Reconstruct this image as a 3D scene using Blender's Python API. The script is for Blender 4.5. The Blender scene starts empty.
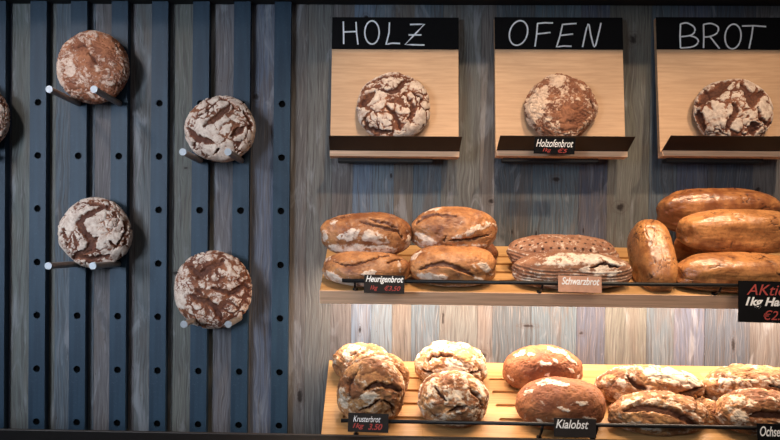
import bpy, bmesh, math, random
import numpy as np
from mathutils import Vector, Matrix

random.seed(4)
SC = bpy.context.scene
COL = SC.collection
PI = math.pi
R = math.radians

# ------------------------------------------------------------------ camera
F_PX = 650.0
D_CAM = 2.6
cam_d = bpy.data.cameras.new('camera'); cam = bpy.data.objects.new('camera', cam_d); COL.objects.link(cam)
cam_d.sensor_fit = 'HORIZONTAL'; cam_d.sensor_width = 36.0; cam_d.lens = 36.0 * F_PX / 780.0
yaw, pitch, roll = R(1.3), R(-0.7), R(0.65)
ROT = Matrix.Rotation(yaw, 3, 'Z') @ Matrix.Rotation(R(90) + pitch, 3, 'X') @ Matrix.Rotation(roll, 3, 'Z')
cam.matrix_world = Matrix.Translation((0, -D_CAM, 0)) @ ROT.to_4x4()
_v = ROT.transposed() @ Vector((0, 1, 0))                # where the wall's normal vanishes
PCX = 370 - F_PX * _v.x / -_v.z
PCY = 245 + F_PX * _v.y / -_v.z
cam_d.shift_x = (390 - PCX) / 780.0
cam_d.shift_y = (PCY - 220) / 780.0
cam_d.clip_start = 0.05
SC.camera = cam

# ------------------------------------------------------------------ world, lights, exposure
SC.view_settings.view_transform = 'Standard'
SC.view_settings.look = 'None'
SC.view_settings.gamma = 1.0
SC.view_settings.use_curve_mapping = False
SC.view_settings.exposure = 0.08
w = bpy.data.worlds.new('shop_ambience'); SC.world = w; w.use_nodes = True
w.node_tree.nodes['Background'].inputs[0].default_value = (0.55, 0.72, 1.0, 1)
w.node_tree.nodes['Background'].inputs[1].default_value = 0.045

def area(name, loc, target, size, size_y, power, color, spread=180):
    d = bpy.data.lights.new(name, 'AREA'); d.shape = 'RECTANGLE'; d.size = size; d.size_y = size_y
    d.energy = power; d.color = color; d.spread = R(spread)
    o = bpy.data.objects.new(name, d); COL.objects.link(o); o.location = loc
    o.rotation_euler = (Vector(target) - Vector(loc)).to_track_quat('-Z', 'Y').to_euler()
    return o
def spot(name, loc, target, power, color, angle, blend=0.6, radius=0.04):
    d = bpy.data.lights.new(name, 'SPOT'); d.energy = power; d.color = color; d.spot_size = R(angle)
    d.spot_blend = blend; d.shadow_soft_size = radius
    o = bpy.data.objects.new(name, d); COL.objects.link(o); o.location = loc
    o.rotation_euler = (Vector(target) - Vector(loc)).to_track_quat('-Z', 'Y').to_euler()
    return o
area('shop_window_daylight', (-2.6, -3.6, 0.5), (-0.9, 0, -0.05), 1.2, 1.2, 17, (0.72, 0.85, 1.0), 62)
WARM = (1.0, 0.74, 0.50)
for i, (x, tx) in enumerate(((0.15, 0.10), (0.85, 0.72), (1.55, 1.40))):
    spot('ceiling_spot', (x + 0.12, -1.35, 1.75), (tx, -0.12, 0.15), 100, WARM, 44, 0.8)
    spot('ceiling_spot', (x, -1.0, 1.9), (tx + 0.05, -0.25, -0.33), 85, WARM, 34, 0.8)
spot('ceiling_spot', (-1.75, -1.55, 1.35), (-0.85, 0, 0.05), 52, (1.0, 0.86, 0.78), 62, 0.9, 0.10)
area('front_fill_light', (0.9, -3.2, 1.3), (0.9, 0, -0.1), 1.6, 1.0, 5, (1.0, 0.88, 0.76), 80)  # added weak frontal fill to lift the shelf fronts, not a real fixture

# ------------------------------------------------------------------ helpers
def ray(px, py):
    return ROT @ Vector(((px - PCX) / F_PX, -(py - PCY) / F_PX, -1.0))
def at(px, py, Y):
    d = ray(px, py); t = (Y + D_CAM) / d.y
    return Vector((0, -D_CAM, 0)) + d * t
def mpp(px, py, Y):
    return (at(px + .5, py, Y) - at(px - .5, py, Y)).length
def on_plane(px, py, P, n):
    d = ray(px, py); o = Vector((0, -D_CAM, 0)); t = (P - o).dot(n) / d.dot(n)
    return o + d * t

def tag(o, label=None, cat=None, group=None, kind=None):
    if label: o['label'] = label
    if cat: o['category'] = cat
    if group: o['group'] = group
    if kind: o['kind'] = kind
    return o
def empty(name, loc, rot=(0, 0, 0)):
    o = bpy.data.objects.new(name, None); COL.objects.link(o); o.location = loc; o.rotation_euler = rot
    o.empty_display_size = 0.02
    return o
def link(name, bm, m, parent=None, loc=None, rot=None, smooth=False):
    bmesh.ops.recalc_face_normals(bm, faces=bm.faces)
    me = bpy.data.meshes.new(name); bm.to_mesh(me); bm.free()
    if smooth:
        for p in me.polygons: p.use_smooth = True
    me.materials.append(m)
    o = bpy.data.objects.new(name, me); COL.objects.link(o)
    if parent: o.parent = parent
    if loc is not None: o.location = loc
    if rot is not None: o.rotation_euler = rot
    return o
def box(bm, lo, hi, bevel=0.0):
    lo = Vector(lo); hi = Vector(hi)
    vs = [bm.verts.new((x, y, z)) for x in (lo.x, hi.x) for y in (lo.y, hi.y) for z in (lo.z, hi.z)]
    fs = [(0, 1, 3, 2), (4, 6, 7, 5), (0, 4, 5, 1), (2, 3, 7, 6), (0, 2, 6, 4), (1, 5, 7, 3)]
    faces = [bm.faces.new([vs[i] for i in f]) for f in fs]
    if bevel > 0:
        es = list({e for f in faces for e in f.edges})
        bmesh.ops.bevel(bm, geom=es, offset=bevel, segments=2, affect='EDGES', profile=0.5)
def tube(bm, pts, r, seg=8, r1=None):
    pts = [Vector(p) for p in pts]; rings = []
    for i, p in enumerate(pts):
        d = (pts[min(i + 1, len(pts) - 1)] - pts[max(i - 1, 0)]).normalized()
        up = Vector((0, 0, 1)) if abs(d.z) < .9 else Vector((1, 0, 0))
        a = d.cross(up).normalized(); b = d.cross(a)
        rr = r if r1 is None else r + (r1 - r) * i / (len(pts) - 1)
        rings.append([bm.verts.new(p + (a * math.cos(2 * PI * k / seg) + b * math.sin(2 * PI * k / seg)) * rr) for k in range(seg)])
    for q in range(len(rings) - 1):
        for k in range(seg):
            bm.faces.new((rings[q][k], rings[q][(k + 1) % seg], rings[q + 1][(k + 1) % seg], rings[q + 1][k]))
    bm.faces.new(rings[0]); bm.faces.new(rings[-1])

# ------------------------------------------------------------------ materials
class NT:
    def __init__(s, name, rough=0.6, metal=0.0, spec=None):
        s.m = bpy.data.materials.new(name); s.m.use_nodes = True; s.t = s.m.node_tree
        s.b = s.t.nodes['Principled BSDF']; s.b.inputs['Roughness'].default_value = rough
        s.b.inputs['Metallic'].default_value = metal
        if spec is not None: s.b.inputs['Specular IOR Level'].default_value = spec
        s._co = None
    def n(s, typ, **kw):
        nd = s.t.nodes.new(typ)
        for k, v in kw.items(): setattr(nd, k, v)
        return nd
    def l(s, a, b): s.t.links.new(a, b)
    def val(s, sock, v):
        if isinstance(v, (int, float)): sock.default_value = v
        elif isinstance(v, tuple): sock.default_value = v if len(v) == len(sock.default_value) else (*v, 1)
        else: s.l(v, sock)
    def co(s):
        if s._co is None: s._co = s.n('ShaderNodeTexCoord').outputs['Object']
        return s._co
    def mapping(s, sc, loc=(0, 0, 0), src=None):
        m = s.n('ShaderNodeMapping'); m.inputs['Scale'].default_value = sc; m.inputs['Location'].default_value = loc
        s.l(src or s.co(), m.inputs['Vector']); return m.outputs[0]
    def noise(s, sc=(1, 1, 1), scale=5, detail=4, rough=0.55, dist=0.0, loc=(0, 0, 0), src=None):
        n = s.n('ShaderNodeTexNoise'); n.inputs['Scale'].default_value = scale; n.inputs['Detail'].default_value = detail
        n.inputs['Roughness'].default_value = rough; n.inputs['Distortion'].default_value = dist
        s.l(s.mapping(sc, loc, src), n.inputs['Vector']); return n.outputs['Fac']
    def math(s, op, a, b=0.0, c=None, clamp=False):
        m = s.n('ShaderNodeMath', operation=op, use_clamp=clamp); s.val(m.inputs[0], a); s.val(m.inputs[1], b)
        if c is not None: s.val(m.inputs[2], c)
        return m.outputs[0]
    def ss(s, v, a, b, lo=0.0, hi=1.0):
        m = s.n('ShaderNodeMapRange', interpolation_type='SMOOTHSTEP'); s.val(m.inputs[0], v)
        for i, q in enumerate((a, b, lo, hi)): m.inputs[i + 1].default_value = q
        return m.outputs[0]
    def mix(s, f, a, b, mode='MIX'):
        m = s.n('ShaderNodeMix', data_type='RGBA', blend_type=mode); s.val(m.inputs[0], f)
        s.val(m.inputs[6], a); s.val(m.inputs[7], b); return m.outputs[2]
    def base(s, c): s.val(s.b.inputs['Base Color'], c)
    def bump(s, h, strength=0.5, dist=0.002):
        b = s.n('ShaderNodeBump'); b.inputs['Strength'].default_value = strength; b.inputs['Distance'].default_value = dist
        s.l(h, b.inputs['Height']); s.l(b.outputs[0], s.b.inputs['Normal'])

def plain(name, c, rough=0.6, metal=0.0, spec=None):
    q = NT(name, rough, metal, spec); n = q.noise(scale=40, detail=3)
    q.base(q.mix(q.ss(n, .3, .7), c, tuple(v * 0.82 for v in c)))
    return q.m

def plank_mat():
    q = NT('weathered_plank_wood', 0.85, spec=0.2)
    a = q.n('ShaderNodeAttribute', attribute_name='tint')
    c = a.outputs['Color']
    warp = q.noise((3, 3, .9), 3, 3)
    wx = q.n('ShaderNodeCombineXYZ'); q.l(q.math('MULTIPLY', warp, .06), wx.inputs[0])
    va = q.n('ShaderNodeVectorMath', operation='ADD'); q.l(q.co(), va.inputs[0]); q.l(wx.outputs[0], va.inputs[1])
    src = va.outputs[0]
    g1 = q.noise((60, 10, 1.6), 2.2, 6, .62, src=src)
    g2 = q.noise((170, 20, 3.0), 2.0, 3, .6, src=src)
    st = q.noise((7, 4, 1.5), 2.0, 4, .6, dist=.6)
    col = q.mix(q.math('MULTIPLY', q.ss(g1, .42, .66), .75), c, (.055, .048, .047), 'MIX')
    col = q.mix(q.math('MULTIPLY', q.ss(g2, .50, .72), .25), col, (.42, .40, .39))
    col = q.mix(q.math('MULTIPLY', q.ss(st, .50, .68), .32), col, (.12, .088, .07))
    st2 = q.noise((9, 4, 2.2), 1.7, 4, .6, dist=.8, loc=(4, 1, 7))
    col = q.mix(q.math('MULTIPLY', q.ss(st2, .55, .72), .45), col, (.30, .31, .34))
    spk = q.noise((30, 10, 9), 3.0, 3, .7, loc=(2, 2, 5))
    col = q.mix(q.math('MULTIPLY', q.ss(spk, .66, .74), .6), col, (.035, .028, .026))
    sx = q.n('ShaderNodeSeparateXYZ'); q.l(q.co(), sx.inputs[0])
    kn = q.noise((1, 1, 1), 55, 3, .6)
    tot = 0.0; ring = 0.0
    for (kx, ky, rw, rh) in KNOTS:
        p = at(kx, ky, 0); s = .004
        dx = q.math('DIVIDE', q.math('SUBTRACT', sx.outputs[0], p.x), rw * s)
        dz = q.math('DIVIDE', q.math('SUBTRACT', sx.outputs[2], p.z), rh * s)
        d = q.math('SQRT', q.math('ADD', q.math('MULTIPLY', dx, dx), q.math('MULTIPLY', dz, dz)))
        d = q.math('ADD', d, q.math('MULTIPLY', q.math('SUBTRACT', kn, .5), 1.6))
        tot = q.math('MAXIMUM', tot, q.ss(d, .45, 1.0, 1, 0))
        rr = q.math('MULTIPLY', q.ss(d, 1.2, 2.6, 1, 0), q.math('MULTIPLY_ADD', q.math('SINE', q.math('MULTIPLY', d, 9)), .3, .4))
        ring = q.math('MAXIMUM', ring, rr)
    col = q.mix(q.math('MULTIPLY', ring, .6), col, (.07, .05, .045))
    col = q.mix(q.math('MULTIPLY', tot, .9), col, (.018, .013, .012))
    q.base(col)
    q.bump(q.math('ADD', g1, q.math('MULTIPLY', g2, .5)), .5, .003)
    return q.m

def board_wood(name, c1, c2, scx=(1.2, 8, 40), rough=.5, glue=0.0):
    q = NT(name, rough, spec=.35)
    wv = q.noise((2, 3, 6), 1.5, 3)
    g = q.noise(scx, 2.4, 5, .6, dist=.4)
    g2 = q.noise(tuple(v * 3 for v in scx), 2.0, 3, .6)
    col = q.mix(q.ss(g, .35, .68), c1, c2)
    col = q.mix(q.math('MULTIPLY', q.ss(g2, .52, .75), .35), col, tuple(v * .72 for v in c2))
    col = q.mix(q.math('MULTIPLY', q.ss(wv, .5, .7), .25), col, tuple(v * .85 for v in c2))
    if glue:
        a = q.n('ShaderNodeTexBrick'); a.offset = .37; a.inputs['Scale'].default_value = 1.0
        a.inputs['Brick Width'].default_value = .55; a.inputs['Row Height'].default_value = glue
        a.inputs['Mortar Size'].default_value = .0007
        a.inputs['Color1'].default_value = (1, 1, 1, 1); a.inputs['Color2'].default_value = (.78, .70, .62, 1)
        a.inputs['Mortar'].default_value = (.55, .42, .3, 1)
        q.l(q.co(), a.inputs['Vector'])
        col = q.mix(.8, col, a.outputs['Color'], 'MULTIPLY')
    q.base(col); q.bump(g, .15, .001)
    return q.m

def bread_mat(name, light, dark, crackc, flourc, rough=.65, spec=.3, fine=110, fl_k=1.5, bumps=.6, coat=0.0):
    q = NT(name, rough, spec=spec)
    a = q.n('ShaderNodeAttribute', attribute_name='bake')
    sp = q.n('ShaderNodeSeparateColor'); q.l(a.outputs['Color'], sp.inputs[0])
    fl, cr, tone = sp.outputs
    n1 = q.noise(scale=22, detail=4, rough=.6); n2 = q.noise(scale=fine, detail=4, rough=.65, loc=(3, 1, 2))
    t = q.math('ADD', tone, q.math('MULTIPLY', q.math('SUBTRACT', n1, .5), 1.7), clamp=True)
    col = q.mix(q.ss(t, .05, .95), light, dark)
    col = q.mix(q.math('MULTIPLY', q.ss(n2, .46, .72), .5), col, tuple(v * .55 for v in dark))
    ck = q.ss(q.math('ADD', cr, q.math('MULTIPLY', q.math('SUBTRACT', n2, .5), .5)), .25, .75)
    col = q.mix(ck, col, crackc)
    f = q.ss(q.math('ADD', fl, q.math('MULTIPLY', q.math('SUBTRACT', n2, .5), fl_k)), .30, .80)
    n3 = q.noise(scale=48, detail=5, rough=.7, loc=(8, 2, 4))
    col = q.mix(q.math('MULTIPLY', f, q.ss(n3, .34, .62, .50, .97)), col, flourc)
    q.base(col)
    if coat:
        q.b.inputs['Coat Weight'].default_value = coat; q.b.inputs['Coat Roughness'].default_value = .28
    h = q.math('ADD', q.math('MULTIPLY', n2, .6), n1)
    q.bump(h, bumps, .003)
    return q.m

def steel_bar_mat():
    q = NT('blue_grey_painted_steel', .5, .0, .25)
    n = q.noise((20, 20, 1.5), 2, 4); n2 = q.noise((40, 40, 40), 3, 3)
    c = q.mix(q.ss(n, .35, .65), (.017, .039, .066), (.012, .028, .050))
    q.base(q.mix(q.math('MULTIPLY', q.ss(n2, .55, .8), .3), c, (.09, .12, .16)))
    return q.m

KNOTS = [(633, 39, 4.5, 5), (491, 201, 3, 3), (556, 179, 4, 2.5), (620, 207, 5, 4), (391, 176, 1.2, 3),
         (436, 141, 3, 3), (581, 333, 3, 2), (483, 356, 4, 4), (528, 326, 7, 1.6), (256, 97, 3.5, 3.5),
         (360, 330, 1.5, 4), (733, 345, 2, 8), (757, 190, 3, 3), (186, 168, 2, 1), (443, 318, 1.3, 9),
         (300, 396, 3, 8), (366, 18, 3, 3), (512, 232, 1, 3), (536, 233, 1, 3), (583, 231, 1, 3.5), (176, 273, 4, 2)]
M = {}
M['plank'] = plank_mat()
M['bar'] = steel_bar_mat()
M['hole'] = plain('black_hole_interior', (.002, .002, .0022), .95, 0, .05)
M['black_metal'] = plain('black_powder_coated_metal', (.012, .012, .013), .45, .3)
M['lip'] = plain('dark_bronze_sheet_metal', (.022, .012, .010), .42, .4)
M['chalkboard'] = plain('black_chalkboard', (.0035, .0035, .0045), .7, 0, .12)
M['slate'] = plain('dark_slate_card', (.022, .018, .017), .7, 0, .2)
M['chalk'] = plain('white_chalk', (.95, .96, 1.0), .9)
M['whitepen'] = plain('white_chalk_pen', (.95, .95, .95), .8)
M['redpen'] = plain('red_chalk_pen', (.42, .055, .045), .8)
M['tan_card'] = plain('tan_card', (.62, .33, .22), .8)
M['peg_steel'] = plain('brushed_steel', (.36, .31, .27), .4, .5)
M['peg_tip'] = plain('bright_steel_cap', (.30, .31, .33), .45, .3)
M['counter'] = plain('black_counter', (.008, .007, .007), .7, 0, .2)
M['counter_edge'] = plain('dark_brown_edge', (.035, .025, .02), .6)
M['fascia'] = plain('black_fascia', (.006, .006, .007), .8)
M['signwood'] = board_wood('pale_oak_board', (.56, .355, .215), (.47, .285, .165), (2.0, 6, 34), .5)
M['shelfwood'] = board_wood('oiled_beech_block', (.56, .335, .145), (.45, .25, .10), (2.0, 40, 20), .42, glue=.045)
M['edgewood'] = board_wood('oak_edge', (.78, .50, .32), (.60, .36, .23), (1.5, 30, 50), .55)

# ------------------------------------------------------------------ structure
def wall():
    bounds = [-90, -45, 7, 52, 92, 133, 172, 213, 251, 288, 306, 331, 352, 372, 393, 412, 440, 478, 493, 531, 576, 604, 645, 672, 702, 746, 792, 835, 880, 930]
    tints = ['g', 'b', 'g', 'b', 'g', 'v', 'n', 'v', 'b', 'n', 'g', 'n', 'B', 'B', 'n', 'b', 'n', 'g', 'd', 'b', 'd', 'n', 'b', 'b', 'd', 'g', 'b', 'n', 'g']
    T = {'g': (.128, .124, .126), 'b': (.088, .108, .140), 'v': (.116, .114, .123), 'n': (.124, .114, .110), 'B': (.115, .155, .205), 'd': (.066, .080, .106)}
    bm = bmesh.new(); lay = bm.loops.layers.float_color.new('tint')
    rnd = random.Random(3)
    zt, zb = 1.35, -1.5
    for i, tn in enumerate(tints):
        x0, x1 = (bounds[i] - 370) * .004, (bounds[i + 1] - 370) * .004
        y = -rnd.uniform(0.0, .003)
        n0 = len(bm.faces)
        box(bm, (x0 + .0004, y, zb), (x1 - .0004, .022, zt), .0006)
        bm.faces.ensure_lookup_table()
        c = [v * rnd.uniform(.93, 1.07) for v in T[tn]]
        for f in bm.faces[n0:]:
            for lp in f.loops: lp[lay] = (*c, 1)
    o = link('wall_back', bm, M['plank']); tag(o, kind='structure')
    bm = bmesh.new(); box(bm, (-1.9, .022, -1.5), (2.3, .08, 1.4))
    o = link('wall_backing', bm, M['hole']); o.name = 'trim_1'; tag(o, kind='structure')
wall()
bm = bmesh.new(); box(bm, (-1.9, -3.2, -1.56), (2.3, .08, -1.5))
tag(link('floor', bm, plain('dark_tiled_floor', (.06, .055, .05), .6)), kind='structure')

# ceiling edge: a black soffit just over the top of the picture
bm = bmesh.new(); box(bm, (-1.95, -.30, 0), (2.35, .0, .25))
zf = at(200, 4.5, -.0).z
o = link('trim_2', bm, M['fascia'], loc=(0, -.004, zf), rot=(0, 0, 0)); tag(o, kind='structure')

# counter in front of the bottom
def counter():
    zc = at(150, 432, -.47).z
    t = empty('sales_counter', (0.2, -.47, zc))
    tag(t, 'black counter top running along the bottom below all the bread shelves', 'counter')
    bm = bmesh.new(); box(bm, (-2.1, -.53, -.06), (2.1, 0, -.002), .003); link('counter_top', bm, M['counter'], t)
    bm = bmesh.new(); box(bm, (-2.1, 0, -.045), (2.1, .012, 0), .002); link('edge_strip', bm, M['counter_edge'], t)
    bm = bmesh.new(); box(bm, (-2.05, -.5, -1.5 - zc), (2.05, -.02, -.06)); link('front_panel', bm, M['counter'], t)
counter()

# ------------------------------------------------------------------ perforated bars
BW, BD = .0655, .034
HZ = [at(280, r_, -BD).z for r_ in (104, 157.5, 211, 265, 318.5, 372.5, 426)]
def bar(px_center, label):
    x = at(px_center, 245, -BD).x
    t = empty('perforated_upright', (x, 0, 0)); tag(t, label, 'metal upright', 'perforated dark blue uprights on the plank wall')
    bm = bmesh.new()
    z0, z1 = -.99, 1.06
    hw = BW / 2; n = 16; r = .0138; bmh = bmesh.new()
    cuts = [z0]
    def sq(k, zc):
        a = 2 * PI * k / n; c, s = math.cos(a), math.sin(a); m_ = max(abs(c), abs(s)); return (hw * c / m_, zc + hw * s / m_)
    fy = -BD
    # front face: hole cells and the plain stretches between them
    hs = [h for h in sorted(HZ) if z0 + hw < h < z1 - hw]
    for h in hs:
        outer = [bm.verts.new((*[sq(k, h)[0]], fy, sq(k, h)[1])) for k in range(n)]
        inner = [bm.verts.new((r * math.cos(2 * PI * k / n), fy, h + r * math.sin(2 * PI * k / n))) for k in range(n)]
        deep = [bm.verts.new((v.co.x, fy + .011, v.co.z)) for v in inner]
        for k in range(n):
            k2 = (k + 1) % n
            bm.faces.new((outer[k], outer[k2], inner[k2], inner[k])); bm.faces.new((inner[k], inner[k2], deep[k2], deep[k]))
        if h != hs[0]: continue
        hv = [bmh.verts.new((r * 1.05 * math.cos(2 * PI * k / n), fy + .0111, r * 1.05 * math.sin(2 * PI * k / n))) for k in range(n)]
        bmh.faces.new(hv)
        hb = [bmh.verts.new((v.co.x, fy + .02, v.co.z)) for v in hv]
        bmh.faces.new(hb[::-1])
        for k in range(n): bmh.faces.new((hv[k], hv[(k + 1) % n], hb[(k + 1) % n], hb[k]))
    edges = [z0] + sum(([h - hw, h + hw] for h in hs), []) + [z1]
    for i in range(0, len(edges), 2):
        bm.faces.new([bm.verts.new(p) for p in ((-hw, fy, edges[i]), (hw, fy, edges[i]), (hw, fy, edges[i + 1]), (-hw, fy, edges[i + 1]))])
    for a, b_ in (((-hw, fy), (-hw, 0)), ((hw, 0), (hw, fy))):
        bm.faces.new([bm.verts.new(p) for p in ((*a, z0), (*b_, z0), (*b_, z1), (*a, z1))])
    for z in (z0, z1):
        bm.faces.new([bm.verts.new(p) for p in ((-hw, fy, z), (hw, fy, z), (hw, 0, z), (-hw, 0, z))])
    bmesh.ops.remove_doubles(bm, verts=bm.verts, dist=1e-5)
    link('upright_body', bm, M['bar'], t); hm = link('bolt_hole', bmh, M['hole'], t, loc=(0, 0, hs[0]))
    for h in hs[1:]:
        c = hm.copy(); c.location = (0, 0, h); COL.objects.link(c)
    return t
bar_lab = ['dark blue perforated upright cut off by the left edge of the picture',
           'dark blue perforated upright left of the upper left loaf with no loaf over it',
           'dark blue perforated upright behind the left side of the two left loaves',
           'dark blue perforated upright behind the right side of the two left loaves',
           'dark blue perforated upright standing free between the left and right columns of loaves',
           'dark blue perforated upright behind the left half of the loaf nearest the plank centre gap',
           'dark blue perforated upright behind the right side of the right column of loaves',
           'rightmost dark blue perforated upright, just left of the first sign board']
bar_lab[5] = 'dark blue perforated upright behind the left side of the right column of loaves'
BX = [-3.5, 37.2, 77.6, 118.2, 158.3, 199.3, 240.2, 280.6]
for p, l_ in zip(BX, bar_lab): bar(p, l_)

# ------------------------------------------------------------------ pegs
PEG_R = .0118
def peg(px, row, length, label):
    x = at(px, 245, -BD).x; z = at(px, row, -BD).z
    t = empty('loaf_peg', (x, -BD, z)); tag(t, label, 'peg', 'steel pegs that carry the loaves on the uprights')
    bm = bmesh.new(); tube(bm, [(0, .0, 0), (0, -length + .004, 0)], PEG_R, 20); link('rod', bm, M['peg_steel'], t, smooth=False)
    bm = bmesh.new(); tube(bm, [(0, -length + .004, 0), (0, -length, 0), (0, -length - .002, 0)], PEG_R * 1.12, 20); link('end_cap', bm, M['peg_tip'], t)
    return Vector((x, -BD, z))
PEGS = []
for a, b_, row, nm in ((2, 3, 103.5, 'the reddish brown loaf at upper left'), (5, 6, 160.5, 'the white loaf at upper right'),
                    (2, 3, 264, 'the white loaf at lower left'), (5, 6, 318, 'the largest, lowest loaf')):
    pl = .235 if row < 300 else .205
    PEGS.append((peg(BX[a], row, pl, 'round steel peg under the left side of ' + nm), peg(BX[b_], row, pl, 'round steel peg under the right side of ' + nm)))
peg(BX[0], 157.5, .235, 'round steel peg under the loaf cut off by the left edge')

# ------------------------------------------------------------------ numpy noise
_rs = np.random.RandomState(7)
PERM = _rs.permutation(512)
G3 = _rs.normal(size=(512, 3)); G3 /= np.linalg.norm(G3, axis=1)[:, None]
J3 = _rs.rand(512, 3)
def _h(i): return PERM[(PERM[(PERM[i[..., 0] & 511] + i[..., 1]) & 511] + i[..., 2]) & 511]
def perlin(p):
    i = np.floor(p).astype(int); f = p - i; u = f * f * f * (f * (f * 6 - 15) + 10); out = 0
    for dx in (0, 1):
        for dy in (0, 1):
            for dz in (0, 1):
                o = np.array([dx, dy, dz]); g = G3[_h(i + o)]
                d = ((f - o) * g).sum(-1)
                wgt = (u[..., 0] if dx else 1 - u[..., 0]) * (u[..., 1] if dy else 1 - u[..., 1]) * (u[..., 2] if dz else 1 - u[..., 2])
                out = out + wgt * d
    return out * 1.6
def fbm(p, o=4, g=.5):
    s = 0; a = 1.0; t = 0
    for k in range(o): s = s + a * perlin(p * (2 ** k) + 17.3 * k); t += a; a *= g
    return s / t
def voro(p):
    i = np.floor(p).astype(int); f = p - i
    f1 = np.full(len(p), 9.0); f2 = np.full(len(p), 9.0); idn = np.zeros(len(p), int)
    for dx in (-1, 0, 1):
        for dy in (-1, 0, 1):
            for dz in (-1, 0, 1):
                o = np.array([dx, dy, dz]); h = _h(i + o); d = np.linalg.norm(o + J3[h] - f, axis=1)
                m = d < f1
                f2 = np.where(m, f1, np.minimum(f2, d)); idn = np.where(m, h, idn); f1 = np.where(m, d, f1)
    return f1, f2, idn / 512.0
def sst(x, a, b):
    t = np.clip((x - a) / (b - a), 0, 1); return t * t * (3 - 2 * t)
def polydist(P, pts):
    best = np.full(len(P), 1e9)
    pts = np.array(pts, float)
    if len(pts) == 1: return np.linalg.norm(P - pts[0], axis=1)
    n = len(pts) - 1
    for k in range(n):
        a, b = pts[k], pts[k + 1]; ab = b - a
        t = np.clip(((P - a) @ ab) / (ab @ ab), 0, 1)
        d = np.linalg.norm(P - a - t[:, None] * ab, axis=1)
        # thin out to the ends of the whole line
        g = (k + t) / n; taper = 1 - .65 * np.abs(2 * g - 1) ** 3
        best = np.minimum(best, d / taper)
    return best
_CS = {}
def cube_sphere(n):
    if n in _CS: return _CS[n]
    vs = []; fs = []
    lin = np.tan(np.linspace(-PI / 4, PI / 4, n + 1))
    A, B = np.meshgrid(lin, lin, indexing='ij'); one = np.ones_like(A)
    for k, (x, y, z) in enumerate(((one, A, B), (-one, B, A), (B, one, A), (A, -one, B), (A, B, one), (B, A, -one))):
        vs.append(np.stack([x, y, z], -1).reshape(-1, 3))
        i, j = np.meshgrid(np.arange(n), np.arange(n), indexing='ij'); q = k * (n + 1) ** 2 + i * (n + 1) + j
        fs.append(np.stack([q, q + n + 1, q + n + 2, q + 1], -1).reshape(-1, 4))
    v = np.concatenate(vs); f = np.concatenate(fs)
    v /= np.linalg.norm(v, axis=1)[:, None]
    key = np.round(v * 1e5).astype(int)
    _, idx, inv = np.unique(key, axis=0, return_index=True, return_inverse=True)
    _CS[n] = (v[idx], inv.reshape(-1)[f]); return _CS[n]

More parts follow.
